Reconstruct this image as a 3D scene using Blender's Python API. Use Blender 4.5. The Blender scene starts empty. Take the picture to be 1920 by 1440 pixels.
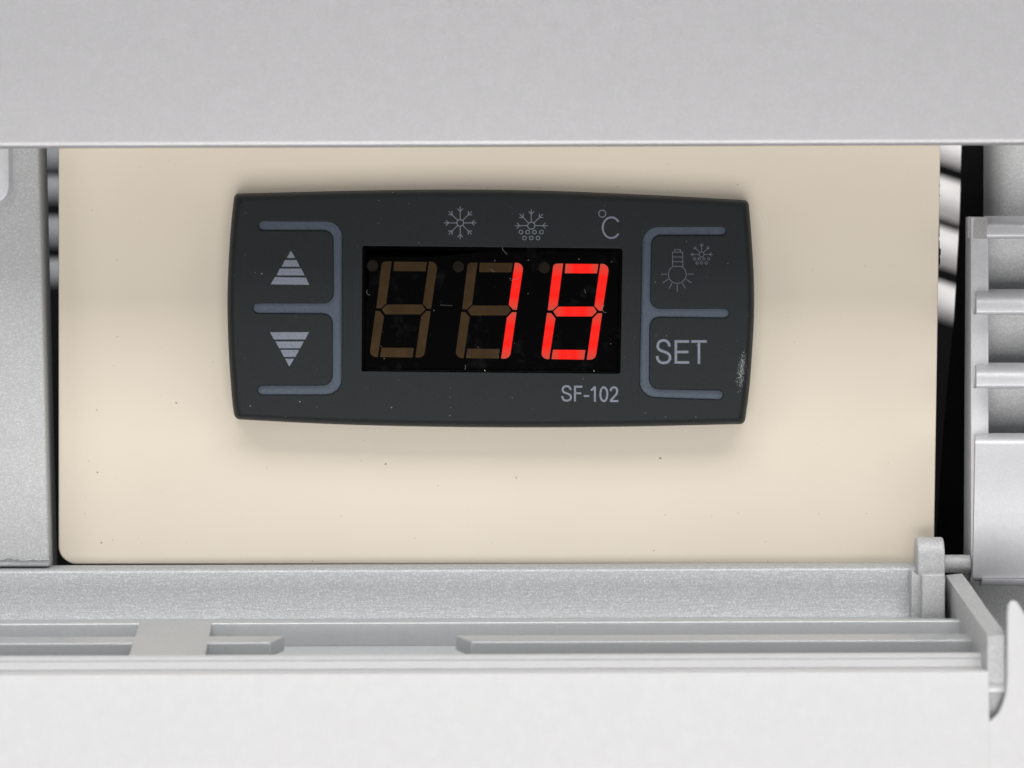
import bpy, bmesh, math, random
from mathutils import Vector, Matrix
from mathutils.geometry import delaunay_2d_cdt

# ---------------------------------------------------------------- scale
# Everything is modelled in "units": one unit is 0.08 mm (the controller face is 960 units = 77 mm wide).
S = 8e-5
D = 6000.0                     # lens to mounting plate, in units (0.48 m)
CX, CY = 960.0, 720.0
sc = bpy.context.scene
C = sc.collection
R = math.radians

# ---------------------------------------------------------------- camera
cam_d = bpy.data.cameras.new('camera')
cam = bpy.data.objects.new('camera', cam_d); C.objects.link(cam)
cam.location = (0, -D*S, 0); cam.rotation_euler = (R(90), 0, 0)
cam_d.sensor_width = 36; cam_d.lens = 36*D/1920
cam_d.clip_start = 0.01; cam_d.clip_end = 20
cam_d.dof.use_dof = True
cam_d.dof.focus_distance = (D-45)*S
cam_d.dof.aperture_fstop = 16
sc.camera = cam

# ---------------------------------------------------------------- world, lamps, exposure
w = bpy.data.worlds.new('World'); sc.world = w; w.use_nodes = True
w.node_tree.nodes['Background'].inputs[0].default_value = (0.93, 0.96, 1.0, 1)
w.node_tree.nodes['Background'].inputs[1].default_value = 0.09

def area(name, loc, target, sx, sy, power, col=(1, 1, 1)):
    l = bpy.data.lights.new(name, 'AREA'); l.shape = 'RECTANGLE'; l.size = sx; l.size_y = sy
    l.energy = power; l.color = col
    o = bpy.data.objects.new(name, l); C.objects.link(o)
    o.location = loc
    o.rotation_euler = (Vector(target)-Vector(loc)).to_track_quat('-Z', 'Y').to_euler()
    return o
area('softbox_top', (0.0, -0.36, 0.52), (0, 0, 0), 0.85, 0.36, 5.8, (1.0, 0.985, 0.97))
area('softbox_low', (0.0, -0.70, -0.325), (0, 0, 0), 0.62, 0.42, 4.8, (1.0, 0.98, 0.96))
area('softbox_left', (-0.75, -0.55, 0.12), (0, 0, 0), 0.35, 0.5, 1.3, (0.98, 0.99, 1.0))
area('softbox_right', (0.75, -0.55, 0.12), (0, 0, 0), 0.35, 0.5, 1.3, (0.98, 0.99, 1.0))
sc.view_settings.view_transform = 'Standard'; sc.view_settings.look = 'None'
sc.view_settings.exposure = 0.0; sc.view_settings.gamma = 1.0
sc.cycles.use_denoising = True
sc.cycles.max_bounces = 8

# ---------------------------------------------------------------- helpers
def U(px, py, d=0.0):
    """a point seen at (px, py) in the picture, lying d units behind the plate front"""
    k = (D+d)/D
    return Vector(((px-CX)*k, d, (CY-py)*k))

def link_mesh(name, bm, m, parent=None, loc=(0, 0, 0), smooth=35):
    bm.normal_update()
    off = Vector(loc)
    for v in bm.verts: v.co = (v.co - off)*S
    me = bpy.data.meshes.new(name); bm.to_mesh(me); bm.free()
    me.materials.append(m)
    if smooth:
        for p in me.polygons: p.use_smooth = True
        me.set_sharp_from_angle(angle=R(smooth))
    o = bpy.data.objects.new(name, me); C.objects.link(o)
    if parent: o.parent = parent
    else: o.location = off*S
    return o

def thing(name, label, cat, loc, group=None):
    o = bpy.data.objects.new(name, None); C.objects.link(o)
    o.location = Vector(loc)*S; o.empty_display_size = 0.01
    o['label'] = label; o['category'] = cat; o['_l'] = list(loc)
    if group: o['group'] = group
    return o

def part(name, bm, m, parent, smooth=35, label=None):
    r = parent
    while r.parent: r = r.parent
    l = list(r['_l'])
    o = link_mesh(name, bm, m, parent, l, smooth)
    if label: o['label'] = label
    return o

def tag(o, label, cat, kind=None, group=None):
    if label: o['label'] = label
    if cat: o['category'] = cat
    if kind: o['kind'] = kind
    if group: o['group'] = group
    return o

def bevel(bm, width, seg=3, edges=None, angle=30):
    bm.normal_update()
    es = edges or [e for e in bm.edges if len(e.link_faces) == 2 and e.calc_face_angle(0) > R(angle)]
    if es: bmesh.ops.bevel(bm, geom=es, offset=width, segments=seg, profile=0.5, affect='EDGES', clamp_overlap=True)

def hexa(top, bottom):
    """solid from two rings of points (same length)"""
    bm = bmesh.new()
    a = [bm.verts.new(p) for p in top]; b = [bm.verts.new(p) for p in bottom]
    n = len(a)
    bm.faces.new(a); bm.faces.new(b[::-1])
    for i in range(n): bm.faces.new((a[i], b[i], b[(i+1) % n], a[(i+1) % n]))
    bmesh.ops.recalc_face_normals(bm, faces=bm.faces)
    return bm

def slab(poly, d, thick, bev=0, seg=3):
    """poly seen in the picture at depth d, solid going straight back by thick"""
    top = [U(x, y, d) for x, y in poly]
    bm = hexa(top, [p+Vector((0, thick, 0)) for p in top])
    if bev: bevel(bm, bev, seg)
    return bm

def sweep(profile, x0, x1, wx=False, nx=1, jitter=0.0, close=None):
    """profile [(py,d)...] drawn along x; x0, x1 in picture px at d=0; follows the slight tilt of the cabinet"""
    bm = bmesh.new(); rows = []
    for i in range(nx+1):
        x = x0+(x1-x0)*i/nx
        row = []
        for py, d in profile:
            p = U(x, py, d); p.x = x-CX
            p.z += TILT*(x-CX)
            row.append(bm.verts.new(p))
        rows.append(row)
    m = len(profile)
    for i in range(nx):
        for j in range(m-1):
            bm.faces.new((rows[i][j], rows[i][j+1], rows[i+1][j+1], rows[i+1][j]))
        if close: bm.faces.new((rows[i][m-1], rows[i][0], rows[i+1][0], rows[i+1][m-1]))
    if close:
        bm.faces.new(rows[0][::-1]); bm.faces.new(rows[-1])
    bmesh.ops.recalc_face_normals(bm, faces=bm.faces)
    return bm
TILT = 0.0034

def rounded(poly, radii, n=6):
    """polygon with rounded corners"""
    out = []
    N = len(poly)
    if not hasattr(radii, '__len__'): radii = [radii]*N
    for i in range(N):
        p = Vector(poly[i]); a = Vector(poly[i-1])-p; b = Vector(poly[(i+1) % N])-p
        r = radii[i]
        if r <= 0: out.append(tuple(p)); continue
        ua, ub = a.normalized(), b.normalized()
        ang = math.acos(max(-1, min(1, ua.dot(ub))))
        t = min(r/math.tan(ang/2), a.length*.8, b.length*.8)
        rr = t*math.tan(ang/2)
        c = p+(ua+ub).normalized()*(rr/math.sin(ang/2))
        s = p+ua*t-c; e = p+ub*t-c
        a0 = math.atan2(s.y, s.x); a1 = math.atan2(e.y, e.x)
        da = (a1-a0+math.pi) % (2*math.pi)-math.pi
        for k in range(n+1):
            q = a0+da*k/n
            out.append((c.x+rr*math.cos(q), c.y+rr*math.sin(q)))
    return out

def area2(poly):
    return 0.5*sum(poly[i-1][0]*poly[i][1]-poly[i][0]*poly[i-1][1] for i in range(len(poly)))

def offset(poly, dist):
    """move a closed polygon outwards by dist"""
    s = 1 if area2(poly) > 0 else -1
    out = []; N = len(poly)
    for i in range(N):
        a, p, b = Vector(poly[i-1]), Vector(poly[i]), Vector(poly[(i+1) % N])
        e1, e2 = (p-a).normalized(), (b-p).normalized()
        n1, n2 = Vector((e1.y, -e1.x)), Vector((e2.y, -e2.x))
        n = (n1+n2)
        n = n.normalized()/max(0.5, n.normalized().dot(n1)) if n.length > 1e-6 else n1
        out.append((p.x+s*n.x*dist, p.y+s*n.y*dist))
    return out

def inside(p, poly):
    x, y = p; r = False
    for i in range(len(poly)):
        x1, y1 = poly[i-1]; x2, y2 = poly[i]
        if (y1 > y) != (y2 > y) and x < (x2-x1)*(y-y1)/(y2-y1)+x1: r = not r
    return r

def fill(bm, outer, holes, H, step=22):
    """triangulated sheet inside outer, outside holes, at height H(x,y) in front of the plate"""
    pts, edges = [], []
    for loop in [outer]+holes:
        b = len(pts); n = len(loop)
        pts += [Vector(p) for p in loop]; edges += [(b+i, b+(i+1) % n) for i in range(n)]
    xs = [p[0] for p in outer]; ys = [p[1] for p in outer]
    y = min(ys)+step*.5; r = 0
    inn = offset(outer, -step*.35); outs = [offset(h, step*.35) for h in holes]
    while y < max(ys):
        x = min(xs)+step*(.25+.5*(r % 2))
        while x < max(xs):
            if inside((x, y), inn) and not any(inside((x, y), h) for h in outs): pts.append(Vector((x, y)))
            x += step
        y += step*.87; r += 1
    vo, _, fo, *_ = delaunay_2d_cdt(pts, edges, [], 0, 1e-4)
    vs = [bm.verts.new(U(v.x, v.y, -H(v.x, v.y))) for v in vo]
    for f in fo:
        c = sum((vo[i] for i in f), Vector((0, 0)))/len(f)
        if inside(c, outer) and not any(inside(c, h) for h in holes):
            fc = bm.faces.new([vs[i] for i in f])
            fc.normal_update()
            if fc.normal.y > 0: fc.normal_flip()
    for v in [v for v in vs if not v.link_faces]: bm.verts.remove(v)

def rings(bm, loops, flip=False):
    """loops: list of point lists of equal length; quads between successive ones"""
    vv = [[bm.verts.new(p) for p in l] for l in loops]
    for a, b in zip(vv, vv[1:]):
        n = len(a)
        for i in range(n):
            q = (a[i], a[(i+1) % n], b[(i+1) % n], b[i])
            bm.faces.new(q if not flip else q[::-1])
    return vv

def weld(bm): bmesh.ops.remove_doubles(bm, verts=bm.verts, dist=0.02)

def bez(p0, p1, p2, p3, n=8):
    return [tuple((1-t)**3*a+3*(1-t)**2*t*b+3*(1-t)*t*t*c+t**3*d for a, b, c, d in zip(p0, p1, p2, p3)) for t in [k/n for k in range(n+1)]]

def circle(cx, cy, r, n=24, a0=0, a1=360, ry=None):
    ry = ry or r
    full = abs(a1-a0) >= 360
    return [(cx+r*math.cos(R(a0+(a1-a0)*k/n)), cy+ry*math.sin(R(a0+(a1-a0)*k/n))) for k in range(n if full else n+1)]

def ribbon(bm, pts, width, H, closed=False, lift=0.35):
    """one printed stroke of ink: a thin raised band following pts"""
    n = len(pts); L, Rr = [], []
    for i in range(n):
        p = Vector(pts[i])
        a = Vector(pts[i-1]) if (i > 0 or closed) else None
        b = Vector(pts[(i+1) % n]) if (i < n-1 or closed) else None
        ds = [(p-a).normalized()] if a is not None else []
        if b is not None: ds.append((b-p).normalized())
        t = sum(ds, Vector((0, 0)))
        t = t.normalized() if t.length > 1e-6 else ds[0]
        nn = Vector((-t.y, t.x)); k = 1/max(0.5, t.dot(ds[0]))
        L.append(p+nn*width/2*k); Rr.append(p-nn*width/2*k)
    def V(p, z): return bm.verts.new(U(p.x, p.y, -(H(p.x, p.y)+z)))
    tl = [V(p, lift) for p in L]; tr = [V(p, lift) for p in Rr]
    bl = [V(p, -.4) for p in L]; br = [V(p, -.4) for p in Rr]
    m = n if closed else n-1
    for i in range(m):
        j = (i+1) % n
        for q in ((tl[i], tl[j], tr[j], tr[i]), (bl[i], bl[j], tl[j], tl[i]), (tr[i], tr[j], br[j], br[i])):
            bm.faces.new(q)
    if not closed:
        bm.faces.new((tl[0], tr[0], br[0], bl[0])); bm.faces.new((tl[-1], bl[-1], br[-1], tr[-1]))

def inkpoly(bm, poly, H, lift=0.35, base=-.4):
    t = [bm.verts.new(U(x, y, -(H(x, y)+lift))) for x, y in poly]
    b = [bm.verts.new(U(x, y, -(H(x, y)+base))) for x, y in poly]
    f = bm.faces.new(t)
    for i in range(len(t)): bm.faces.new((t[i], b[i], b[(i+1) % len(t)], t[(i+1) % len(t)]))

def done(bm):
    bmesh.ops.recalc_face_normals(bm, faces=bm.faces)
    # open ink shells: make the top face the viewer
    return bm

# ---------------------------------------------------------------- materials
class M:
    def __init__(s, name):
        s.m = bpy.data.materials.new(name); s.m.use_nodes = True
        s.nt = s.m.node_tree; s.b = s.nt.nodes['Principled BSDF']; s.pos = None
    def n(s, t, **k):
        x = s.nt.nodes.new(t)
        for a, v in k.items(): setattr(x, a, v)
        return x
    def l(s, a, b): s.nt.links.new(a, b)
    def p(s, scale=(1, 1, 1)):
        """surface position in units"""
        g = s.n('ShaderNodeNewGeometry'); v = s.n('ShaderNodeVectorMath', operation='MULTIPLY')
        v.inputs[1].default_value = (scale[0]/S, scale[1]/S, scale[2]/S)
        s.l(g.outputs['Position'], v.inputs[0]); return v.outputs[0]
    def noise(s, size, detail=2, rough=.5, scale=(1, 1, 1)):
        t = s.n('ShaderNodeTexNoise'); t.inputs['Scale'].default_value = 1/size
        t.inputs['Detail'].default_value = detail; t.inputs['Roughness'].default_value = rough
        s.l(s.p(scale), t.inputs['Vector']); return t.outputs['Fac']
    def voro(s, size, out='Distance', scale=(1, 1, 1)):
        t = s.n('ShaderNodeTexVoronoi'); t.inputs['Scale'].default_value = 1/size
        s.l(s.p(scale), t.inputs['Vector']); s.lastv = t; return t.outputs[out]
    def ramp(s, fac, stops):
        r = s.n('ShaderNodeValToRGB'); e = r.color_ramp.elements
        while len(e) < len(stops): e.new(.5)
        for el, (p_, c) in zip(e, stops):
            el.position = p_; el.color = c if hasattr(c, '__len__') else (c, c, c, 1)
        s.l(fac, r.inputs[0]); return r.outputs[0]
    def math(s, op, a, b=None):
        x = s.n('ShaderNodeMath', operation=op)
        for i, v in enumerate((a, b)):
            if v is None: continue
            if isinstance(v, (int, float)): x.inputs[i].default_value = v
            else: s.l(v, x.inputs[i])
        return x.outputs[0]
    def mix(s, fac, a, b, mode='MIX'):
        x = s.n('ShaderNodeMix', data_type='RGBA', blend_type=mode)
        if isinstance(fac, (int, float)): x.inputs['Factor'].default_value = fac
        else: s.l(fac, x.inputs['Factor'])
        for k, v in ((6, a), (7, b)):
            if hasattr(v, 'links'): s.l(v, x.inputs[k])
            else: x.inputs[k].default_value = (*v, 1) if len(v) == 3 else v
        return x.outputs[2]
    def bump(s, h, strength, dist, normal=None):
        x = s.n('ShaderNodeBump'); x.inputs['Strength'].default_value = strength
        x.inputs['Distance'].default_value = dist*S
        s.l(h, x.inputs['Height'])
        if normal is not None: s.l(normal, x.inputs['Normal'])
        s.l(x.outputs[0], s.b.inputs['Normal']); return x.outputs[0]
    def set(s, **k):
        for a, v in k.items():
            i = s.b.inputs[a.replace('_', ' ')]
            if hasattr(v, 'links'): s.l(v, i)
            else: i.default_value = (*v, 1) if hasattr(v, '__len__') and len(v) == 3 else v
        return s.m
    def specks(s, size, radius, share, seed=0.0):
        """sparse small irregular marks: 1 inside a mark"""
        d = s.voro(size); t = s.lastv; t.voronoi_dimensions = '2D'
        src0 = t.inputs['Vector'].links[0].from_socket
        sx = s.n('ShaderNodeSeparateXYZ'); cb = s.n('ShaderNodeCombineXYZ'); wob = s.n('ShaderNodeVectorMath', operation='ADD')
        s.l(src0, sx.inputs[0]); s.l(sx.outputs[0], cb.inputs[0]); s.l(sx.outputs[2], cb.inputs[1])
        wn = s.n('ShaderNodeTexNoise'); wn.inputs['Scale'].default_value = .22; s.l(cb.outputs[0], wn.inputs['Vector'])
        sc3 = s.n('ShaderNodeVectorMath', operation='SCALE'); sc3.inputs['Scale'].default_value = 3.0; s.l(wn.outputs['Color'], sc3.inputs[0])
        s.l(cb.outputs[0], wob.inputs[0]); s.l(sc3.outputs[0], wob.inputs[1]); s.l(wob.outputs[0], t.inputs['Vector'])
        if seed:
            a = s.n('ShaderNodeVectorMath', operation='ADD'); a.inputs[1].default_value = (seed, seed*2, seed*.7)
            src = t.inputs['Vector'].links[0].from_socket
            s.l(src, a.inputs[0]); s.l(a.outputs[0], t.inputs['Vector'])
        sep = s.n('ShaderNodeSeparateColor'); s.l(t.outputs['Color'], sep.inputs[0])
        r = s.math('MULTIPLY', sep.outputs[1], radius)
        near = s.math('LESS_THAN', d, r)
        pick = s.math('LESS_THAN', sep.outputs[0], share)
        return s.math('MULTIPLY', near, pick)

def silver(name, base, grit=1.0, rough=.42, metal=.55, brushed=False, spark=.5):
    k = M(name)
    fine = k.noise(1.5 if brushed else 2.0, 2, .6)
    big = k.noise(24, 4, .65)
    fl = k.voro(2.0, 'Color'); sep = k.n('ShaderNodeSeparateColor'); k.l(fl, sep.inputs[0])
    flake = k.ramp(sep.outputs[0], [(0, 1-.12*spark), (.6, 1.0), (1, 1+.5*spark)])
    c = k.mix(1, tuple(base), flake, 'MULTIPLY')
    c = k.mix(.35, c, k.ramp(big, [(.3, .87), (.7, 1.0)]), 'MULTIPLY')
    h = fine
    if brushed:
        st = k.noise(3.0, 2, .6, scale=(.06, 1, 1))
        h = k.math('ADD', k.math('MULTIPLY', fine, .8), k.math('MULTIPLY', st, .9))
    k.bump(h, .35*grit, 2.2)
    rg = k.ramp(sep.outputs[1], [(0, rough-.1*spark), (1, rough+.1)])
    return k.set(Base_Color=c, Metallic=metal, Roughness=rg)

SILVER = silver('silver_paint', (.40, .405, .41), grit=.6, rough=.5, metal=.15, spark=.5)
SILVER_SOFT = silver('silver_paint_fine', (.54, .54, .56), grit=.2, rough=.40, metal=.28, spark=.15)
SILVER_COVER = silver('silver_paint_smooth', (.41, .407, .42), grit=.5, rough=.34, metal=.4, spark=.15)
SILVER_FLAP = silver('silver_paint_flap', (.43, .44, .45), grit=.12, rough=.34, metal=.35, spark=.1)
SILVER_GRIT = silver('silver_paint_gritty', (.37, .38, .39), grit=.55, rough=.44, metal=.25, brushed=True, spark=.7)
SILVER_PALE = silver('silver_paint_pale', (.53, .53, .537), grit=.06, rough=.55, metal=.1, spark=.05)

def m_beige():
    k = M('cream_plastic')
    big = k.noise(300, 2, .5)
    c = k.mix(big, (.60, .536, .445), (.645, .58, .483))
    sp = k.specks(47, .026, .3)
    sp2 = k.specks(130, .015, .3, 3.3)
    c = k.mix(k.math('MULTIPLY', sp, .55), c, (.22, .16, .09))
    c = k.mix(k.math('MULTIPLY', sp2, .8), c, (.06, .05, .04))
    k.bump(k.noise(40, 2, .5), .06, 4)
    return k.set(Base_Color=c, Roughness=.33, Specular_IOR_Level=.5)
BEIGE = m_beige()

def m_dark(name, base, rough):
    k = M(name)
    g = k.noise(3.2, 3, .65)
    c = k.mix(1, base, k.ramp(g, [(.3, .8), (.7, 1.15)]), 'MULTIPLY')
    d1 = k.specks(19, .05, .12); d2 = k.specks(80, .016, .35, 7.1)
    dust = k.math('MAXIMUM', k.math('MULTIPLY', d1, .30), k.math('MULTIPLY', d2, .85))
    # worn scuff near the lower right corner
    sep = k.n('ShaderNodeSeparateXYZ'); k.l(k.p(), sep.inputs[0])
    ctr = k.math('ADD', k.math('MULTIPLY', sep.outputs[2], .13), 423-1.5)
    dx = k.math('ABSOLUTE', k.math('SUBTRACT', sep.outputs[0], ctr))
    dz = k.math('ABSOLUTE', k.math('SUBTRACT', sep.outputs[2], 24))
    win = k.math('SUBTRACT', 1.0, k.math('ADD', k.math('DIVIDE', dx, 11), k.math('POWER', k.math('DIVIDE', dz, 46), 2.0)))
    win = k.math('MAXIMUM', win, 0.0)
    rub = k.math('GREATER_THAN', k.math('ADD', k.noise(2.1, 2, .6), k.math('MULTIPLY', win, .19)), .68)
    rub = k.math('MULTIPLY', rub, k.math('GREATER_THAN', win, .001))
    dust = k.math('MAXIMUM', dust, k.math('MULTIPLY', rub, .6))
    c = k.mix(dust, c, (.42, .43, .42))
    k.bump(g, .28, 1.6)
    return k.set(Base_Color=c, Roughness=rough, Specular_IOR_Level=.2)
DARK = m_dark('charcoal_plastic', (.0115, .0145, .0160), .6)
TRACK = m_dark('blue_grey_plastic', (.065, .082, .110), .45)

def m_ink():
    k = M('grey_print'); g = k.noise(1.5, 2, .6)
    c = k.mix(k.ramp(g, [(.35, 0), (.5, 1)]), (.085, .10, .13), (.155, .175, .22))
    return k.set(Base_Color=c, Roughness=.55)
INK = m_ink()
def m_ink2():
    k = M('dim_grey_print'); g = k.noise(1.5, 2, .6)
    c = k.mix(k.ramp(g, [(.35, 0), (.5, 1)]), (.055, .068, .092), (.10, .12, .155))
    return k.set(Base_Color=c, Roughness=.55)
INK_DIM = m_ink2()

def m_screen():
    k = M('black_screen')
    s1 = k.specks(30, .036, .3, 2.2); s2 = k.specks(75, .022, .45, 5.0)
    sm = k.ramp(k.noise(46, 4, .7), [(.55, 0), (.85, .045)])
    c = k.mix(sm, (.0012, .0012, .0014), (.2, .2, .2))
    c = k.mix(k.math('MULTIPLY', s1, .4), c, (.45, .42, .38))
    c = k.mix(k.math('MULTIPLY', s2, .9), c, (.75, .75, .7))
    return k.set(Base_Color=c, Roughness=.12, Specular_IOR_Level=.12)
SCREEN = m_screen()
def m_unlit(name, col):
    k = M(name); g = k.noise(26, 2, .5)
    c = k.mix(1, col, k.ramp(g, [(.3, .8), (.7, 1.1)]), 'MULTIPLY')
    return k.set(Base_Color=c, Roughness=.4, Specular_IOR_Level=.05)
UNLIT = m_unlit('unlit_segment', (.040, .024, .0105)); DOT = m_unlit('unlit_dot', (.012, .009, .006))
def m_lit(name, axis):
    k = M(name)
    tc = k.n('ShaderNodeTexCoord'); sep = k.n('ShaderNodeSeparateXYZ'); k.l(tc.outputs['Generated'], sep.inputs[0])
    r = k.math('ABSOLUTE', k.math('SUBTRACT', sep.outputs[axis], .5))
    f = k.ramp(r, [(.0, (1, .020, .013, 1)), (.2, (1, .012, .008, 1)), (.5, (.56, .068, .046, 1))])
    k.l(f, k.b.inputs['Emission Color']); k.b.inputs['Emission Strength'].default_value = 1.0
    return k.set(Base_Color=(.03, .003, .002), Roughness=.3, Specular_IOR_Level=.06)
LIT_V = m_lit('lit_segment_upright', 2); LIT_H = m_lit('lit_segment_level', 0)
BLACK = M('black_plastic').set(Base_Color=(.002, .002, .0025), Roughness=.8, Specular_IOR_Level=.1)
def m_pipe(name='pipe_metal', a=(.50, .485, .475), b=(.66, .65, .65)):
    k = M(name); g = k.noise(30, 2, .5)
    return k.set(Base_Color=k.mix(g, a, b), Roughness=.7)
PIPE = m_pipe(); PIPE_SHADED = m_pipe('shaded_pipe_metal', (.15, .16, .17), (.24, .25, .27))  # left pipes: shade of the gap put into a darker base colour
def m_edge():
    k = M('shadow_grey_plastic'); return k.set(Base_Color=(.03, .03, .03), Roughness=.6)
INNER = m_edge()

# ---------------------------------------------------------------- cavity behind the plate (setting)
bm = bmesh.new()
def box(bm, x0, x1, y0, y1, z0, z1):
    v = [bm.verts.new((x, y, z)) for x in (x0, x1) for y in (y0, y1) for z in (z0, z1)]
    for f in ((0, 1, 3, 2), (4, 6, 7, 5), (0, 4, 5, 1), (2, 3, 7, 6), (0, 2, 6, 4), (1, 5, 7, 3)): bm.faces.new([v[i] for i in f])
box(bm, -1500, 1500, 2200, 2230, -900, 1100)
box(bm, -1500, 1500, 300, 2200, -930, -900)
bmesh.ops.recalc_face_normals(bm, faces=bm.faces)
o = link_mesh('cavity_wall', bm, BLACK); o['kind'] = 'structure'

# pipes of the cooling coil, out of focus through the two gaps
def tube(path, r, n=16):
    bm = bmesh.new(); prev = None; rows = []
    for i, p in enumerate(path):
        p = Vector(p); t = (Vector(path[min(i+1, len(path)-1)])-Vector(path[max(i-1, 0)])).normalized()
        a = t.cross(Vector((0, 1, 0))).normalized(); b = t.cross(a)
        rows.append([bm.verts.new(p+(a*math.cos(2*math.pi*k/n)+b*math.sin(2*math.pi*k/n))*r) for k in range(n)])
    for u, v in zip(rows, rows[1:]):
        for k in range(n): bm.faces.new((u[k], u[(k+1) % n], v[(k+1) % n], v[k]))
    bm.faces.new(rows[0]); bm.faces.new(rows[-1][::-1])
    bmesh.ops.recalc_face_normals(bm, faces=bm.faces)
    return bm
def pipe(x0, z0, x1, z1, y, r, label, group, m=None):
    pts = []
    for k in range(9):
        t = k/8; pts.append((x0+(x1-x0)*t, y+40*math.sin(math.pi*t), z0+(z1-z0)*t))
    c = pts[4]
    o = link_mesh('coil_pipe', tube(pts, r), m or PIPE, None, c)
    return tag(o, label, 'pipe', group=group)
ordn = ['uppermost', 'second from the top', 'third from the top', 'lowest visible']
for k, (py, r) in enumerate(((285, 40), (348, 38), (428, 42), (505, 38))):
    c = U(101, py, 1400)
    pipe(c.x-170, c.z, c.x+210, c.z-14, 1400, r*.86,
         'blurred silver coil pipe in the narrow left gap, %s' % ordn[k], 'coil pipes seen through the left gap', PIPE_SHADED)
for k, (py, r) in enumerate(((292, 36), (385, 50), (478, 48), (580, 46))):
    c = U(1785, py-10, 1400)
    pipe(c.x-240, c.z+82, c.x+190, c.z-62, 1400, r*.93,
         'blurred silver coil pipe slanting across the right gap, %s' % ordn[k], 'coil pipes seen through the right gap')
area('pipe_fill_light', (0.035, 0.060, 0.075), (0, 0.112, 0.02), 0.12, 0.01, .016)  # added fill light for the coil pipes, no real lamp sits here
bm = sweep([(760, 1000), (740, 990), (760, 940), (800, 940)], 1770, 1800)
bm.free()

# ---------------------------------------------------------------- cream mounting plate
pl = rounded([(109, 60), (1765, 60), (1751.5, 1088), (109, 1057.5)], [0, 0, 0, 0])
poly = rounded([(109.5, 120), (1766, 120), (1751, 1057), (109.5, 1058)], [0, 0, 3, 34], 10)
bm = slab(poly, 0, 34)
bm.normal_update()
es = [e for e in bm.edges if all(abs(v.co.y) < .01 for v in e.verts)]
bevel(bm, 9, 4, es)
plate = tag(link_mesh('mounting_plate', bm, BEIGE, None, (0, 17, 0)), 'cream plastic mounting plate with rounded corner, holding the dark controller', 'mounting plate')
# burr of torn plastic on the right edge of the plate
random.seed(4)
bm = bmesh.new()
for (y0, y1, a) in ((345, 350, 2.2), (364, 369, 2.6), (408, 418, 1.4), (448, 500, 4.2), (420, 447, 1.5)):
    n = max(3, int((y1-y0)/3)); x = 1765.6-(y0-120)*.016
    ps = [(x-3, y0)]+[(x+a*(.3+.7*random.random())*math.sin(math.pi*(i+.5)/n)**.5, y0+(y1-y0)*(i+.5)/n) for i in range(n)]+[(x-3, y1)]
    t = [U(px, py, 12) for px, py in ps]
    h = [bm.verts.new(p) for p in t]; g = [bm.verts.new(p+Vector((0, 10, 0))) for p in t]
    bm.faces.new(h); bm.faces.new(g[::-1])
    for i in range(len(h)): bm.faces.new((h[i], g[i], g[(i+1) % len(h)], h[(i+1) % len(h)]))
bmesh.ops.recalc_face_normals(bm, faces=bm.faces)
for v in bm.verts: v.co -= Vector((0, 17, 0))
o = link_mesh('edge_burr', bm, BLACK, plate)

# ---------------------------------------------------------------- temperature controller
ctl = thing('temperature_controller', 'charcoal digital temperature controller with lit red 18 on its black screen', 'temperature controller', (0, 0, 140))
def smooth_curve(pts, n=10):
    """Catmull-Rom through pts"""
    out = []
    for i in range(len(pts)-1):
        p0 = pts[max(i-1, 0)]; p1 = pts[i]; p2 = pts[i+1]; p3 = pts[min(i+2, len(pts)-1)]
        for k in range(n):
            t = k/n
            out.append(tuple(.5*((2*b)+(-a+c)*t+(2*a-5*b+4*c-d)*t*t+(-a+3*b-3*c+d)*t**3) for a, b, c, d in zip(p0, p1, p2, p3)))
    out.append(pts[-1]); return out
TL, TR, BR, BL = (439.5, 363), (1403.5, 375.3), (1396.2, 795), (440.5, 786)
top = smooth_curve([TL, (600, 359), (740, 356.2), (880, 355.3), (1040, 358), (1200, 364.6), (1300, 369.6), TR], 6)
right = smooth_curve([TR, (1408.4, 436), (1413, 510), (1414, 575), (1412, 632), (1405.6, 722), BR], 5)
bottom = smooth_curve([BR, (1288, 797.6), (1180, 799.9), (1040, 801.4), (900, 801.2), (740, 798.8), (600, 794.3), BL], 6)
left = smooth_curve([BL, (435, 747), (428.6, 654), (426.4, 570), (428, 507), (432.3, 433), TL], 5)
raw = top[:-1]+right[:-1]+bottom[:-1]+left[:-1]
corner = {0: 10, len(top)-1: 11, len(top)+len(right)-2: 11, len(top)+len(right)+len(bottom)-3: 12}
cs = [raw[i] for i in corner]
keep = [(p, corner.get(i, 0)) for i, p in enumerate(raw) if i in corner or min(math.dist(p, c) for c in cs) > 13]
OUT = rounded([p for p, _ in keep], [r_ for _, r_ in keep], 7)
# drop points too close together
def thin(poly, m=1.0):
    o = [poly[0]]
    for p in poly[1:]:
        if math.dist(p, o[-1]) > m: o.append(p)
    if math.dist(o[-1], o[0]) < m: o.pop()
    return o
OUT = thin(OUT, 1.2)
def H(x, y):
    yc = 578+.012*(x-920)
    v = min(1.0, abs((y-yc)/212)); u = min(1, abs((x-920)/490))
    return 72+5.0*(1-v*v)+1.5*(1-u*u)
prof = [(0, 0.5), (.5, 24), (1.6, 48), (3.4, 60), (5.8, 66.5), (8.2, 70), (10.0, 71.5)]
bm = bmesh.new()
loops = [[U(x, y, -h) for x, y in offset(OUT, -o_)] for o_, h in prof]
FACE = offset(OUT, -12.5)
loops.append([U(x, y, -H(x, y)) for x, y in FACE])
FACE = offset(OUT, -15)
loops.append([U(x, y, -H(x, y)) for x, y in FACE])
rings(bm, loops)

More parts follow.
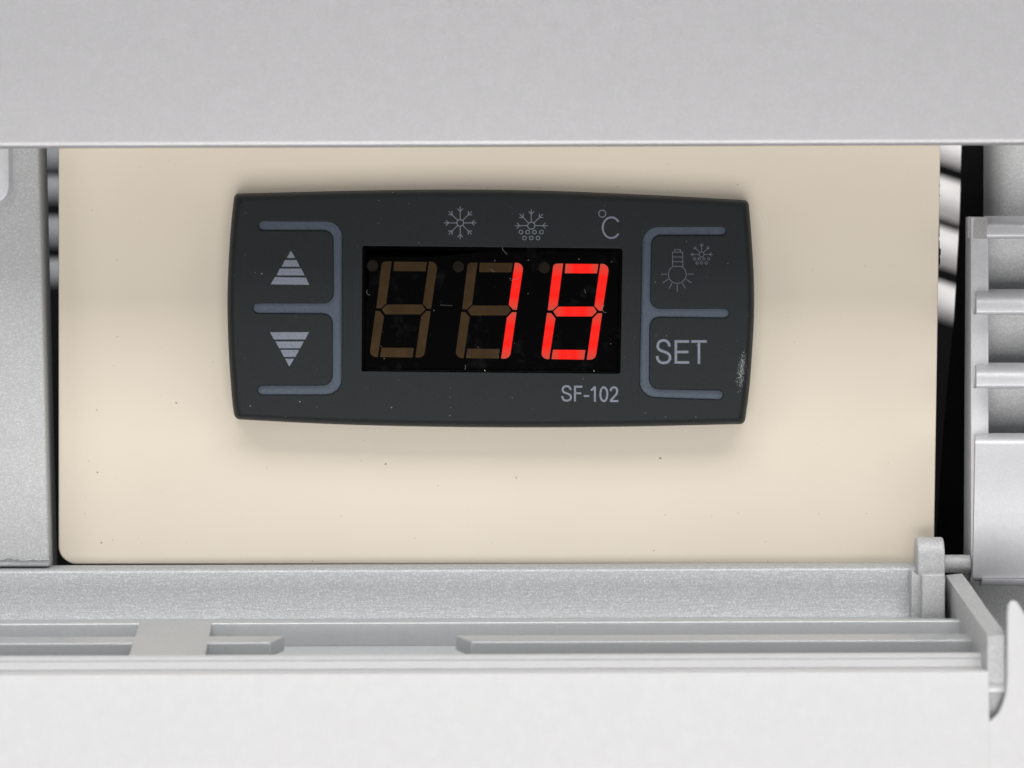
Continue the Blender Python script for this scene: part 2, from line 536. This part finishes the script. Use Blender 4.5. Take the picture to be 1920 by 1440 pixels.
def arc(c, r, a0, a1, n=7): return [(c[0]+r*math.cos(R(a0+(a1-a0)*k/n)), c[1]+r*math.sin(R(a0+(a1-a0)*k/n))) for k in range(n+1)]
TRK_L = (arc((493.5, 423.2), 9.3, 90, 270, 10) + arc((612, 444.5), 30, -90, 0) + arc((611, 711), 30, 0, 90)
         + arc((492, 731.6), 9.4, 90, 270, 10) + arc((604.5, 703.5), 18.5, 90, 0) + arc((605, 606.5), 18, 0, -90)
         + arc((484, 578), 10, 90, 270, 10) + arc((607, 550), 18, 90, 0) + arc((606, 451), 18.5, 0, -90))
TRK_R = (arc((1353, 433), 8.6, 90, -90, 10) + arc((1235, 455.5), 31, -90, -180) + arc((1229, 716), 30, 180, 90)
         + [(1290, 748.2)] + arc((1347, 740.7), 9.3, 90, -90, 10) + [(1290, 730.4)] + arc((1235.5, 711), 18, 90, 180) + arc((1236.5, 613), 18, 180, 270)
         + arc((1358, 587.3), 9.4, 90, -90, 10) + arc((1237.5, 560), 18, 90, 180) + arc((1239, 459), 17.5, 180, 270))
TRK_L = thin(TRK_L, .8); TRK_R = thin(TRK_R, .8)
SCR = rounded([(679.5, 461), (1167, 466), (1163, 700.8), (678.3, 696.2)], [3, 5, 5, 2], 3)
holes = []
for hp, depth in ((TRK_L, 10), (TRK_R, 10), (SCR, 14)):
    rim = offset(hp, .9); rim2 = offset(hp, 2.6); holes.append(rim2)
    l00 = [U(x, y, -H(x, y)) for x, y in rim2]
    l0 = [U(x, y, -H(x, y)) for x, y in rim]
    mid = offset(hp, .3); l1 = [U(x, y, -(H(x, y)-.35)) for x, y in mid]
    l2 = [U(x, y, -(H(x, y)-1.0)) for x, y in hp]
    l3 = [U(x, y, -(H(x, y)-depth)) for x, y in hp]
    rings(bm, [l00, l0, l1, l2, l3])
fill(bm, FACE, holes, H, 20)
weld(bm)
bmesh.ops.recalc_face_normals(bm, faces=bm.faces)
housing = part('housing', bm, DARK, ctl, 40)

for tr in (TRK_L, TRK_R):
    bm = bmesh.new()
    out = offset(tr, -.15); mid = offset(tr, -1.2); HH = lambda x, y: H(x, y)-6.4
    rings(bm, [[U(x, y, -(H(x, y)-10)) for x, y in out], [U(x, y, -(H(x, y)-7.4)) for x, y in out], [U(x, y, -HH(x, y)) for x, y in mid]])
    fill(bm, mid, [], HH, 9)
    weld(bm); bmesh.ops.recalc_face_normals(bm, faces=bm.faces)
    part('button_surround', bm, TRACK, ctl)

# screen and its digits
ZS = 69.5
HS = lambda x, y: ZS
bm = bmesh.new()
a0 = offset(SCR, -.3); a1 = offset(SCR, -2.4); a2 = offset(SCR, -3.2); a3 = offset(SCR, -6.5); a4 = offset(SCR, -7.3)
rings(bm, [[U(x, y, -(ZS-10)) for x, y in a0], [U(x, y, -(ZS-3.2)) for x, y in a0], [U(x, y, -(ZS-1.8)) for x, y in a1],
           [U(x, y, -(ZS-2.4)) for x, y in a2], [U(x, y, -(ZS-.5)) for x, y in a3], [U(x, y, -ZS) for x, y in a4]])
fill(bm, a4, [], HS, 60)
weld(bm); bmesh.ops.recalc_face_normals(bm, faces=bm.faces)
screen = part('display_screen', bm, SCREEN, ctl, 20)

Z5 = lambda p, dx, dy: [((x+dx)/3.5556+660, (y+dy)/3.5556+440) for x, y in p]
SEG = {
 'f': ([(200, 180), (265, 178), (228, 459), (194, 490), (162, 490)], [26, 3, 3, 3, 3], 'v'),
 'a': ([(281, 180), (500, 182), (490, 244), (275, 243)], [3]*4, 'h'),
 'b': ([(513, 180), (574, 182), (527, 494), (503, 493), (473, 462)], [3, 42, 3, 3, 3], 'v'),
 'g': ([(232, 466), (467, 466), (489, 499), (458, 531), (221, 531), (199, 498)], [3]*6, 'h'),
 'e': ([(157, 508), (185, 509), (213, 545), (172, 816), (115, 816)], [3, 3, 3, 3, 40], 'v'),
 'c': ([(525, 510), (495, 510), (461, 546), (422, 819), (480, 819)], [3, 3, 3, 3, 40], 'v'),
 'd': ([(197, 753), (413, 755), (404, 819), (187, 816)], [3]*4, 'h')}
lit = [set(), {'b', 'c'}, set('abcdefg')]
for dg, (dx, dy) in enumerate(((0, 0), (572, 7), (1143, 14))):
    for sname, (poly, rad, ax) in SEG.items():
        bm = bmesh.new()
        inkpoly(bm, rounded(Z5(poly, dx, dy), [r/3.5556 for r in rad], 5), HS, .25, -.5)
        bmesh.ops.recalc_face_normals(bm, faces=bm.faces)
        on = sname in lit[dg]
        part('digit_segment', bm, (LIT_V if ax == 'v' else LIT_H) if on else UNLIT, screen, 0, 'glowing red segment' if on else 'unlit brown segment')
    cx, cy = Z5([(137+[0, 573, 1145][dg], 208+[0, 6, 12][dg])], 0, 0)[0]
    bm = bmesh.new(); inkpoly(bm, circle(cx, cy, 10.4, 28), HS, .25, -.5)
    bmesh.ops.recalc_face_normals(bm, faces=bm.faces)
    part('indicator_dot', bm, DOT, screen, 0)

# fibres of dust lying on the screen
def m_fibre():
    return M('grey_fibre').set(Base_Color=(.10, .10, .09), Roughness=.8)
FIBRE = m_fibre()
for pts, wd in (([(688.5, 543), (687.5, 548), (690, 552), (694, 553)], .7), ([(1133, 572), (1129.5, 579), (1132, 585), (1137, 586)], .8),
                ([(944, 461), (942, 467), (946, 472), (951, 477)], 1.0), ([(957, 526), (966, 523), (975, 519)], .7), ([(873, 685), (872, 693)], .8),
                ([(920, 504), (926, 510)], 1.1), ([(1096, 543), (1098, 550)], .8), ([(826, 572), (848, 573)], .45)):
    bm = bmesh.new(); ribbon(bm, smooth_curve(pts, 5) if len(pts) > 2 else pts, wd, HS, False, .5)
    bmesh.ops.recalc_face_normals(bm, faces=bm.faces); part('dust_fibre', bm, FIBRE, screen, 0)

# printed symbols
def stripes(name, quads, org, sc_):
    bm = bmesh.new()
    for q in quads: inkpoly(bm, [(x/sc_+org[0], y/sc_+org[1]) for x, y in q], H)
    bmesh.ops.recalc_face_normals(bm, faces=bm.faces)
    part(name, bm, INK, ctl, 0)
stripes('up_arrow', [[(753, 780), (801, 862), (706, 862)], [(685, 885), (816, 885), (852, 961), (649, 961)],
                     [(627, 981), (869, 981), (906, 1058), (592, 1058)], [(572, 1077), (922, 1083), (959, 1164), (525, 1159)]], (420, 340), 6)
stripes('down_arrow', [[(461, 335), (851, 335), (812, 408), (500, 408)], [(513, 428), (798, 428), (762, 496), (552, 496)],
                       [(563, 512), (751, 512), (715, 582), (599, 582)], [(611, 600), (701, 600), (653, 679)]], (420, 560), 5.334)

def flake(bm, cx, cy, r0, r1, dirs, wd, barb, bl, ring=True):
    ribbon(bm, circle(cx, cy, r0, 28), wd*1.15, H, True, .4)
    for a in dirs:
        c, s = math.cos(R(a)), -math.sin(R(a))
        pt = lambda r, t: (cx+c*r-s*t, cy+s*r+c*t)
        ribbon(bm, [pt(r0, 0), pt(r1, 0)], wd, H)
        ribbon(bm, [pt(barb, 0), pt(barb+bl, bl)], wd, H, False, .42)
        ribbon(bm, [pt(barb, 0), pt(barb+bl, -bl)], wd, H, False, .44)
def sym(name, fn, mat=INK_DIM):
    bm = bmesh.new(); fn(bm); bmesh.ops.recalc_face_normals(bm, faces=bm.faces)
    return part(name, bm, mat, ctl, 0)
sym('snowflake_symbol', lambda b: flake(b, 862.9, 417.9, 6.2, 30.6, range(0, 360, 45), 1.35, 21.5, 5.2), INK)
def defrost(b, cx, cy, r0, r1, barb, bl, wd, r1y, row1, row2, rc):
    flake(b, cx, cy, r0, r1, (0, 45, 90, 135, 180), wd, barb, bl)
    for x, y in row1+row2: ribbon(b, circle(x, y, rc, 18), wd, H, True, .45)
sym('defrost_symbol', lambda b: defrost(b, 996.1, 423.1, 6.7, 30.8, 21.5, 5.2, 1.35, 0,
    [(x, 435.1) for x in (976.7, 989.4, 1002.1, 1015.3)], [(x, 446.2) for x in (983.4, 996.1, 1008.8)], 3.5), INK)
sym('small_defrost_symbol', lambda b: defrost(b, 1315.5, 477, 4.6, 21, 15, 3.6, 1.0, 0,
    [(x, 485.4) for x in (1302.6, 1311.3, 1319.8, 1328.9)], [(x, 493.1) for x in (1307.2, 1315.6, 1324.2)], 2.3))
def celsius(b):
    ribbon(b, circle(1129.3, 400.6, 6.6, 28), 1.5, H, True)
    ribbon(b, circle(1146.3, 426.9, 16.2, 30, -35, -325, 19.4), 3.4, H)
sym('celsius_symbol', celsius, INK)
def bulb(b):
    cx, cy, r = 1269.9, 514.5, 16.8; wd = 1.15
    ribbon(b, circle(cx, cy, r, 36, -62, 242), wd, H)
    ribbon(b, [(1261.2, 499.6), (1260.9, 472.7), (1280.1, 472.9), (1280.3, 499.8)], wd, H, False, .42)
    for y in (481.8, 490.6, 499.5): ribbon(b, [(1261, y), (1280.2, y+.2)], wd, H, False, .46)
    ribbon(b, [(1264.8, 472.5), (1265, 468), (1276.1, 468.1), (1276.2, 472.6)], wd, H, False, .44)
    for p, q in (((1240, 514.2), (1251, 513.9)), ((1289, 513.9), (1300.8, 513.7)), ((1242.3, 530.5), (1253.5, 523.3)), ((1254.6, 540.9), (1259.9, 530.7)),
                 ((1269.8, 533.7), (1269.8, 546.5)), ((1279, 530.8), (1285.1, 540.6)), ((1286.7, 523.6), (1296.6, 530.5))):
        ribbon(b, [p, q], wd, H)
sym('light_bulb_symbol', bulb)

# lettering: each character is its own part of the word
def T(p, box): x0, x1, y0, y1 = box; return [(x0+(x1-x0)*a, y0+(y1-y0)*b) for a, b in p]
def glyph(ch, box, wd):
    x0, x1, y0, y1 = box; h = wd/2
    ib = (x0+h, x1-h, y0+h, y1-h)
    if ch == 'S':
        p = bez((.96, .27), (.93, .08), (.74, 0), (.5, 0))[:-1]+bez((.5, 0), (.22, 0), (.05, .1), (.05, .25))[:-1]+bez((.05, .25), (.05, .42), (.27, .45), (.5, .495))[:-1]+bez((.5, .495), (.8, .55), (1, .6), (1, .76))[:-1]+bez((1, .76), (1, .92), (.78, 1), (.52, 1))[:-1]+bez((.52, 1), (.2, 1), (.02, .9), (0, .69))
        return [T(p, ib)]
    if ch == 'E': return [[(x0+h, y0), (x0+h, y1)], [(x0+h, y0+h), (x1, y0+h)], [(x0+h, (y0+y1)/2), (x1-wd*.3, (y0+y1)/2)], [(x0+h, y1-h), (x1, y1-h)]]
    if ch == 'T': return [[(x0, y0+h), (x1, y0+h)], [((x0+x1)/2, y0+h), ((x0+x1)/2, y1)]]
    if ch == 'F': return [[(x0+h, y0), (x0+h, y1)], [(x0+h, y0+h), (x1, y0+h)], [(x0+h, (y0+y1)/2-.5), (x1-wd*.6, (y0+y1)/2-.5)]]
    if ch == '-': return [[(x0, (y0+y1)/2), (x1, (y0+y1)/2)]]
    if ch == '1': return [[(x1-h, y0), (x1-h, y1)], T(bez((0, .26), (.35, .2), (.75, .12), (1, 0)), (x0, x1-h, y0, y1))]
    if ch == '0': return [circle((x0+x1)/2, (y0+y1)/2, (x1-x0)/2-h, 30, 0, 360, (y1-y0)/2-h)]
    if ch == '2':
        p = bez((.02, .28), (.04, .1), (.22, 0), (.5, 0))[:-1]+bez((.5, 0), (.8, 0), (.97, .12), (.97, .28))[:-1]+bez((.97, .28), (.97, .47), (.72, .58), (.5, .7))[:-1]+bez((.5, .7), (.25, .83), (.08, .9), (.02, 1))
        return [T(p, ib), [(x0+h*.4, y1-h), (x1, y1-h)]]
def word(name, chars, wd, mat):
    root = None
    for ch, box in chars:
        bm = bmesh.new()
        for i, st in enumerate(glyph(ch, box, wd)): ribbon(bm, st, wd, H, ch == '0', .35+.05*i)
        bmesh.ops.recalc_face_normals(bm, faces=bm.faces)
        part(name, bm, mat, ctl, 0)
z7 = lambda a: a/5.54
word('button_letter', [('S', (1180+275/5.54, 1180+436/5.54, 560+420/5.54, 560+681/5.54)),
                       ('E', (1180+470/5.54, 1180+622/5.54, 560+431/5.54, 560+676/5.54)),
                       ('T', (1180+642/5.54, 1180+804/5.54, 560+431/5.54, 560+678/5.54))], 4.9, INK)
q = lambda x0, x1, y0, y1: (660+x0/3.5556, 660+x1/3.5556, 440+y0/3.5556, 440+y1/3.5556)
word('model_character', [('S', q(1395, 1466, 1003, 1113)), ('F', q(1480, 1536, 1007, 1111)), ('-', q(1545, 1581, 1069, 1082)),
                         ('1', q(1594, 1626, 1012, 1114)), ('0', q(1649, 1709, 1011, 1116)), ('2', q(1717, 1776, 1011, 1116))], 3.7, INK)

# ---------------------------------------------------------------- cover panel above
bm = sweep([(262, -330), (-160, -330), (-160, -314), (270, -314), (274, -317), (275.3, -320.5), (275, -323.5), (273.6, -326), (271, -328.2), (267, -329.5)], -160, 2080, close=True)
o = link_mesh('cover_panel', bm, SILVER_COVER, None, (0, -316, 600))
tag(o, 'smooth silver cover panel above the cream plate, its lower edge bright', 'cover panel')

# ---------------------------------------------------------------- left frame
lf = thing('left_frame', 'grainy silver frame post left of the cream plate, with a raised pad', 'frame', (-960, -20, -340))
top_f = [U(-80, 190, -60), U(70.5, 190, -60), U(93, 1062, -60), U(-80, 1062, -60)]
bot_f = [U(-80, 190, 120), U(86, 190, 110), U(107.5, 1062, 110), U(-80, 1062, 120)]
bm = hexa(top_f, bot_f); bevel(bm, 5, 3)
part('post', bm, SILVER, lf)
pd = rounded([(-80, 190), (21, 190), (21.5, 381), (-80, 392)], [0, 0, 34, 0], 10)
tp = [U(x, y, -74) for x, y in offset(pd, -5)]; bt = [U(x, y, -59) for x, y in offset(pd, 4)]
bm = hexa(tp, bt); bevel(bm, 2, 3, [e for e in bm.edges if all(v.co.y < -70 for v in e.verts)])
part('raised_pad', bm, SILVER_SOFT, lf)
# ragged moulding flash low on the post
random.seed(2)
n = 26; ps = [(-80+172*i/n, 1047+random.uniform(-2.2, 2.2)-(3 if random.random() < .2 else 0)) for i in range(n+1)]
bm = bmesh.new()
r0 = [bm.verts.new(U(x, y, -61)) for x, y in ps]; r1 = [bm.verts.new(U(x, y+3, -65)) for x, y in ps]; r2 = [bm.verts.new(U(x, 1053+.3*math.sin(x), -60.5)) for x, y in ps]
for i in range(n):
    bm.faces.new((r0[i], r0[i+1], r1[i+1], r1[i])); bm.faces.new((r1[i], r1[i+1], r2[i+1], r2[i]))
bmesh.ops.recalc_face_normals(bm, faces=bm.faces)
part('moulding_flash', bm, SILVER_GRIT, lf)

# ---------------------------------------------------------------- right side: shaded pillar, inner wall, grille
bm = bmesh.new()
prof2 = [(1836, 340), (1840, 240), (1845, 180), (1853, 130), (1865, 98), (1885, 80), (1910, 72), (2080, 70)]
rws = [[bm.verts.new(U(x, y, d)) for x, d in prof2] for y in (180, 460)]
for i in range(len(prof2)-1): bm.faces.new((rws[0][i], rws[1][i], rws[1][i+1], rws[0][i+1]))
bmesh.ops.recalc_face_normals(bm, faces=bm.faces)
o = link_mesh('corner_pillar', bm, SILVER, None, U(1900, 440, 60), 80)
tag(o, 'shaded silver corner pillar with rounded edge above the louvred grille', 'pillar')
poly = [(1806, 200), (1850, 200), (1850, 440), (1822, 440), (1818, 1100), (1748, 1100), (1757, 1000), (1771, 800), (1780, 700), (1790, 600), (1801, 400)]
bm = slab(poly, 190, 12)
o = link_mesh('inner_wall', bm, BLACK, None, U(1800, 1100, 190)); o['kind'] = 'structure'  # black wall; its blackness also stands in for the shadow beside the pillar

gr = thing('louvred_grille', 'silver louvred grille at the right edge with three slots over a flat panel', 'grille', U(1860, 1090, 0))
# stile: chamfered left edge
bm = bmesh.new()
pts = [(1806.5, 45), (1820.5, -44), (1853.5, -44), (1853.5, 60), (1812, 60)]
a = [bm.verts.new(U(x+(4 if k == 0 else 0), 407, d)) for k, (x, d) in enumerate(pts)]
b = [bm.verts.new(U(x, 1090, d)) for x, d in pts]
bm.faces.new(a); bm.faces.new(b[::-1])
for i in range(5): bm.faces.new((a[i], b[i], b[(i+1) % 5], a[(i+1) % 5]))
bmesh.ops.recalc_face_normals(bm, faces=bm.faces); bevel(bm, 1.6, 2)
part('stile', bm, SILVER_SOFT, gr)
def louvre(x0, y0, y1, xi, d=-84):
    # bar with a rounded top edge, its left end cut to a sloping chamfer
    h = y1-y0
    pr = [(y0-9, -30), (y0-3, d+34), (y0, d+20), (y0+4, d+10), (y0+9, d+4), (y0+15, d+1), (y0+22, d), (y1-7, d-1), (y1-3, d), (y1, d+5), (y1, -30), (y1, 20), (y0-9, 20)]
    bm = bmesh.new()
    A = [bm.verts.new(U(x0 if dd < -32 else x0-xi, y, dd)) for y, dd in pr]
    Bv = [bm.verts.new(U(2080, y, dd)) for y, dd in pr]
    bm.faces.new(A); bm.faces.new(Bv[::-1])
    for i in range(len(A)): bm.faces.new((A[i], Bv[i], Bv[(i+1) % len(A)], A[(i+1) % len(A)]))
    bmesh.ops.recalc_face_normals(bm, faces=bm.faces)
    part('louvre', bm, SILVER_SOFT, gr, 50)
louvre(1850, 414, 447, 6)
bm = hexa([U(1814, 406, -26), U(1853, 407, -80), U(1849, 448, -84), U(1814, 447, -26)], [U(1814, 406, 20), U(1853, 407, 20), U(1849, 448, 20), U(1814, 447, 20)])
bevel(bm, 1.5, 2); part('louvre_shoulder', bm, SILVER, gr)
louvre(1831, 551, 590, 8)
louvre(1831, 689, 728, 8)
# solid panel below the slots
pr = [(812, -30), (818, -60), (821, -76), (826, -83), (834, -86), (1082, -86), (1086, -82), (1088, 20), (812, 20)]
bm = bmesh.new()
A = [bm.verts.new(U(1829-(5 if dd > -40 else 0)-(y-820)*.018, y, dd)) for y, dd in pr]; Bv = [bm.verts.new(U(2080, y, dd)) for y, dd in pr]
bm.faces.new(A); bm.faces.new(Bv[::-1])
for i in range(len(A)): bm.faces.new((A[i], Bv[i], Bv[(i+1) % len(A)], A[(i+1) % len(A)]))
bmesh.ops.recalc_face_normals(bm, faces=bm.faces)
part('lower_panel', bm, SILVER_SOFT, gr, 50)
# slanted backs of the three slots
for y0, y1 in ((440, 552), (584, 690), (722, 822)):
    bm = hexa([U(1850, y0, 20), U(2080, y0, 20), U(2080, y1, 50), U(1850, y1, 50)], [U(1850, y0, 60), U(2080, y0, 60), U(2080, y1, 60), U(1850, y1, 60)])
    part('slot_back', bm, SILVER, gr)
bm = sweep([(1086, -92), (1097, -86), (1099, -40), (1086, -40)], 1829, 2090, close=True)
for v in bm.verts: v.co.z += -TILT*(v.co.x)
bevel(bm, 2, 2)
part('bottom_ledge', bm, SILVER_SOFT, gr)

# recessed body below the grille
bm = slab([(1780, 1085), (2080, 1085), (2080, 1420), (1780, 1420)], 60, 20)
o = link_mesh('recess_wall', bm, SILVER, None, U(1850, 1400, 60)); o['kind'] = 'structure'

# ---------------------------------------------------------------- hinged flap
fl = thing('hinged_flap', 'open silver access flap hinged below the cream plate with ribbed inner side', 'flap', (0, -250, -560))
strip = [(1075, 10), (1060, -6), (1057.5, -14), (1057, -20), (1060.5, -44), (1062.5, -54), (1065, -60), (1068, -64), (1072, -66), (1100, -69), (1130, -76), (1148, -82), (1158.5, -86), (1160, -94), (1160.8, -108), (1162.8, -180), (1164.8, -100), (1120, 10)]
bm = sweep(strip, -90, 1712, nx=1, close=True)
part('hinge_strip', bm, SILVER_GRIT, fl, 50)
bm = sweep([(1162.2, -170), (1163.2, -190), (1164.3, -197), (1166.5, -201), (1169, -202), (1210, -206), (1210, -175)], -90, 1780, nx=1, close=True)
part('back_bar', bm, SILVER_FLAP, fl, 60)
dpt = lambda py: -192-(py-1163)*3.3
DROP = Vector((0, 0, -27))
def deck(quad, name, bev=2.6, drop=DROP, mat=SILVER_FLAP, bevd=None):
    t = []
    for px, py in quad:
        p = U(px, py, dpt(py)); p.z += TILT*(px-CX); t.append(p)
    bm = hexa(t, [p+drop for p in t])
    if bev: bevel(bm, bev, 4)
    return part(name, bm, mat, fl)
deck([(-90, 1190.5), (534, 1190.5), (507, 1203), (-90, 1203)], 'rib')
deck([(854, 1190.5), (1842, 1190.5), (1848, 1203), (884, 1203)], 'rib')
deck([(262, 1162.5), (398, 1162.5), (384, 1228), (241, 1228)], 'bridge', 1.2, Vector((0, 0, -30)))
# floor under the ribs
t = []
for px, py in ((-90, 1160), (1790, 1160), (1850, 1234), (-90, 1234)):
    p = U(px, py, dpt(py))+Vector((0, 0, -42)); p.z += TILT*(px-CX); t.append(p)
bm = hexa(t, [p+Vector((0, 0, -10)) for p in t])
part('tray_floor', bm, SILVER_FLAP, fl)
# front rim and apron
apr = [(1226.5, -390), (1226.5, -402), (1228, -409), (1230.5, -413), (1234, -417), (1236.8, -417.6), (1238, -416.4), (1239.6, -418.6), (1248, -422), (1253, -424.5), (1254.6, -423.4), (1256, -427), (1257, -434), (1260.6, -480), (1262.5, -487), (1266, -490), (1300, -496), (1360, -501), (1500, -503), (1500, -480), (1262, -410), (1252, -380)]
bm = sweep(apr, -90, 1780, nx=1, close=True)
part('front_apron', bm, SILVER_PALE, fl, 24)
# side arm reaching towards the viewer
T0 = [U(1773, 1078, -72), U(1804, 1072, -72), U(1822, 1100, -150), U(1881, 1190, -480), U(1851, 1193, -484), U(1798, 1115, -185)]
B0 = [U(1773, 1165, -72), U(1804, 1165, -72), U(1828, 1200, -150), U(1884, 1290, -480), U(1852, 1345, -480), U(1798, 1230, -185)]
def ring_pts(d, xl, xr, yt, yb, n=8, yr=None):
    """cross-section of the arm, rounded at its lower outer corner"""
    out = [U(xl, yt, d), U(xr, yt-3, d)]
    yr = yr or yb-(yb-yt)*.4
    for k in range(n+1):
        a = R(90*k/n); out.append(U(xl+2+(xr-xl-2)*math.cos(a), yr+(yb-yr)*math.sin(a), d))
    out.append(U(xl, yb, d)); return out
secs = [(-72, 1773, 1804, 1078, 1165), (-150, 1789, 1821, 1101, 1200), (-300, 1818, 1850, 1143, 1258), (-474, 1850, 1883, 1188, 1348)]
bm = bmesh.new()
vv = rings(bm, [ring_pts(*s_) for s_ in secs]+[ring_pts(-480, 1850.5, 1883, 1191, 1318, yr=1303), ring_pts(-486, 1851.5, 1883, 1194, 1297, yr=1294)])
bm.faces.new(vv[0]); bm.faces.new(vv[-1][::-1])
bmesh.ops.recalc_face_normals(bm, faces=bm.faces)
bevel(bm, 2.0, 3, [e for e in bm.edges if len(e.link_faces) == 2 and e.calc_face_angle(0) > R(50)])
part('side_arm', bm, SILVER, fl, 30)
# small step on the arm end
bm = hexa([U(1852, 1283, -491), U(1884, 1283, -491), U(1884, 1298, -491), U(1852, 1298, -491)], [U(1852, 1281, -478), U(1883, 1281, -478), U(1883, 1300, -478), U(1852, 1300, -478)])
bevel(bm, 1.5, 2); part('arm_step', bm, SILVER_FLAP, fl)
# hinge lug: half-round disc with a block below
bm = bmesh.new()
x0, x1 = 1709-CX, 1757-CX
zc = (CY-1040); rr = 36
prl = [(-70+0*1, 0)]
prl = []
for k in range(13):
    a = R(180*k/12); prl.append((-62+34*math.cos(a)*-1, zc+rr*math.sin(a)))
prl = [(-28, zc-125)]+[(-62+34*math.cos(R(180*k/12)), zc+rr*math.sin(R(180*k/12))) for k in range(13)]+[(-100, zc-125)]
A = [bm.verts.new((x0, y, z)) for y, z in prl]; Bv = [bm.verts.new((x1+2, y, z)) for y, z in prl]
bm.faces.new(A); bm.faces.new(Bv[::-1])
for i in range(len(A)): bm.faces.new((A[i], Bv[i], Bv[(i+1) % len(A)], A[(i+1) % len(A)]))
bmesh.ops.recalc_face_normals(bm, faces=bm.faces); bevel(bm, 3, 3)
part('hinge_lug', bm, SILVER, fl, 40)
bm = slab([(1729, 1078), (1772, 1076), (1772, 1172), (1729, 1172)], -135, 80, 3)
part('lug_block', bm, SILVER, fl)
bm = slab([(1709, 1070), (1728, 1082), (1728, 1180), (1709, 1180)], -112, 60, 2)
part('lug_web', bm, SILVER, fl)
bm = slab([(1770, 1082), (1803, 1082), (1806, 1180), (1770, 1180)], -60, 40, 2)
part('arm_root', bm, SILVER, fl)
# hinge pin
bm = bmesh.new()
n = 24
A = [bm.verts.new((x1-4, -40+17*math.cos(2*math.pi*k/n), CY-1055+17*math.sin(2*math.pi*k/n))) for k in range(n)]
Bv = [bm.verts.new((1812-CX, -40+17*math.cos(2*math.pi*k/n), CY-1055+17*math.sin(2*math.pi*k/n))) for k in range(n)]
bm.faces.new(A); bm.faces.new(Bv[::-1])
for i in range(n): bm.faces.new((A[i], Bv[i], Bv[(i+1) % n], A[(i+1) % n]))
bmesh.ops.recalc_face_normals(bm, faces=bm.faces)
part('hinge_pin', bm, SILVER, fl, 40)

# ---------------------------------------------------------------- pale front panel beside the flap
poly = [(1889, 1150), (1891, 1134), (1896, 1126.5), (1904, 1126), (1911, 1133), (1921, 1150), (1960, 1215), (2080, 1240), (2080, 1560), (1700, 1560), (1700, 1362),
        (1850, 1356), (1862, 1350), (1873, 1338), (1881, 1320), (1886.5, 1300), (1888.5, 1275)]
bm = slab(poly, -500, 14, 4, 3)
o = link_mesh('front_panel', bm, SILVER_PALE, None, U(1900, 1500, -490))
tag(o, 'pale blurred front panel at the lower right with a finger-shaped tab beside the arm', 'front panel')

for o in bpy.data.objects:
    if '_l' in o: del o['_l']
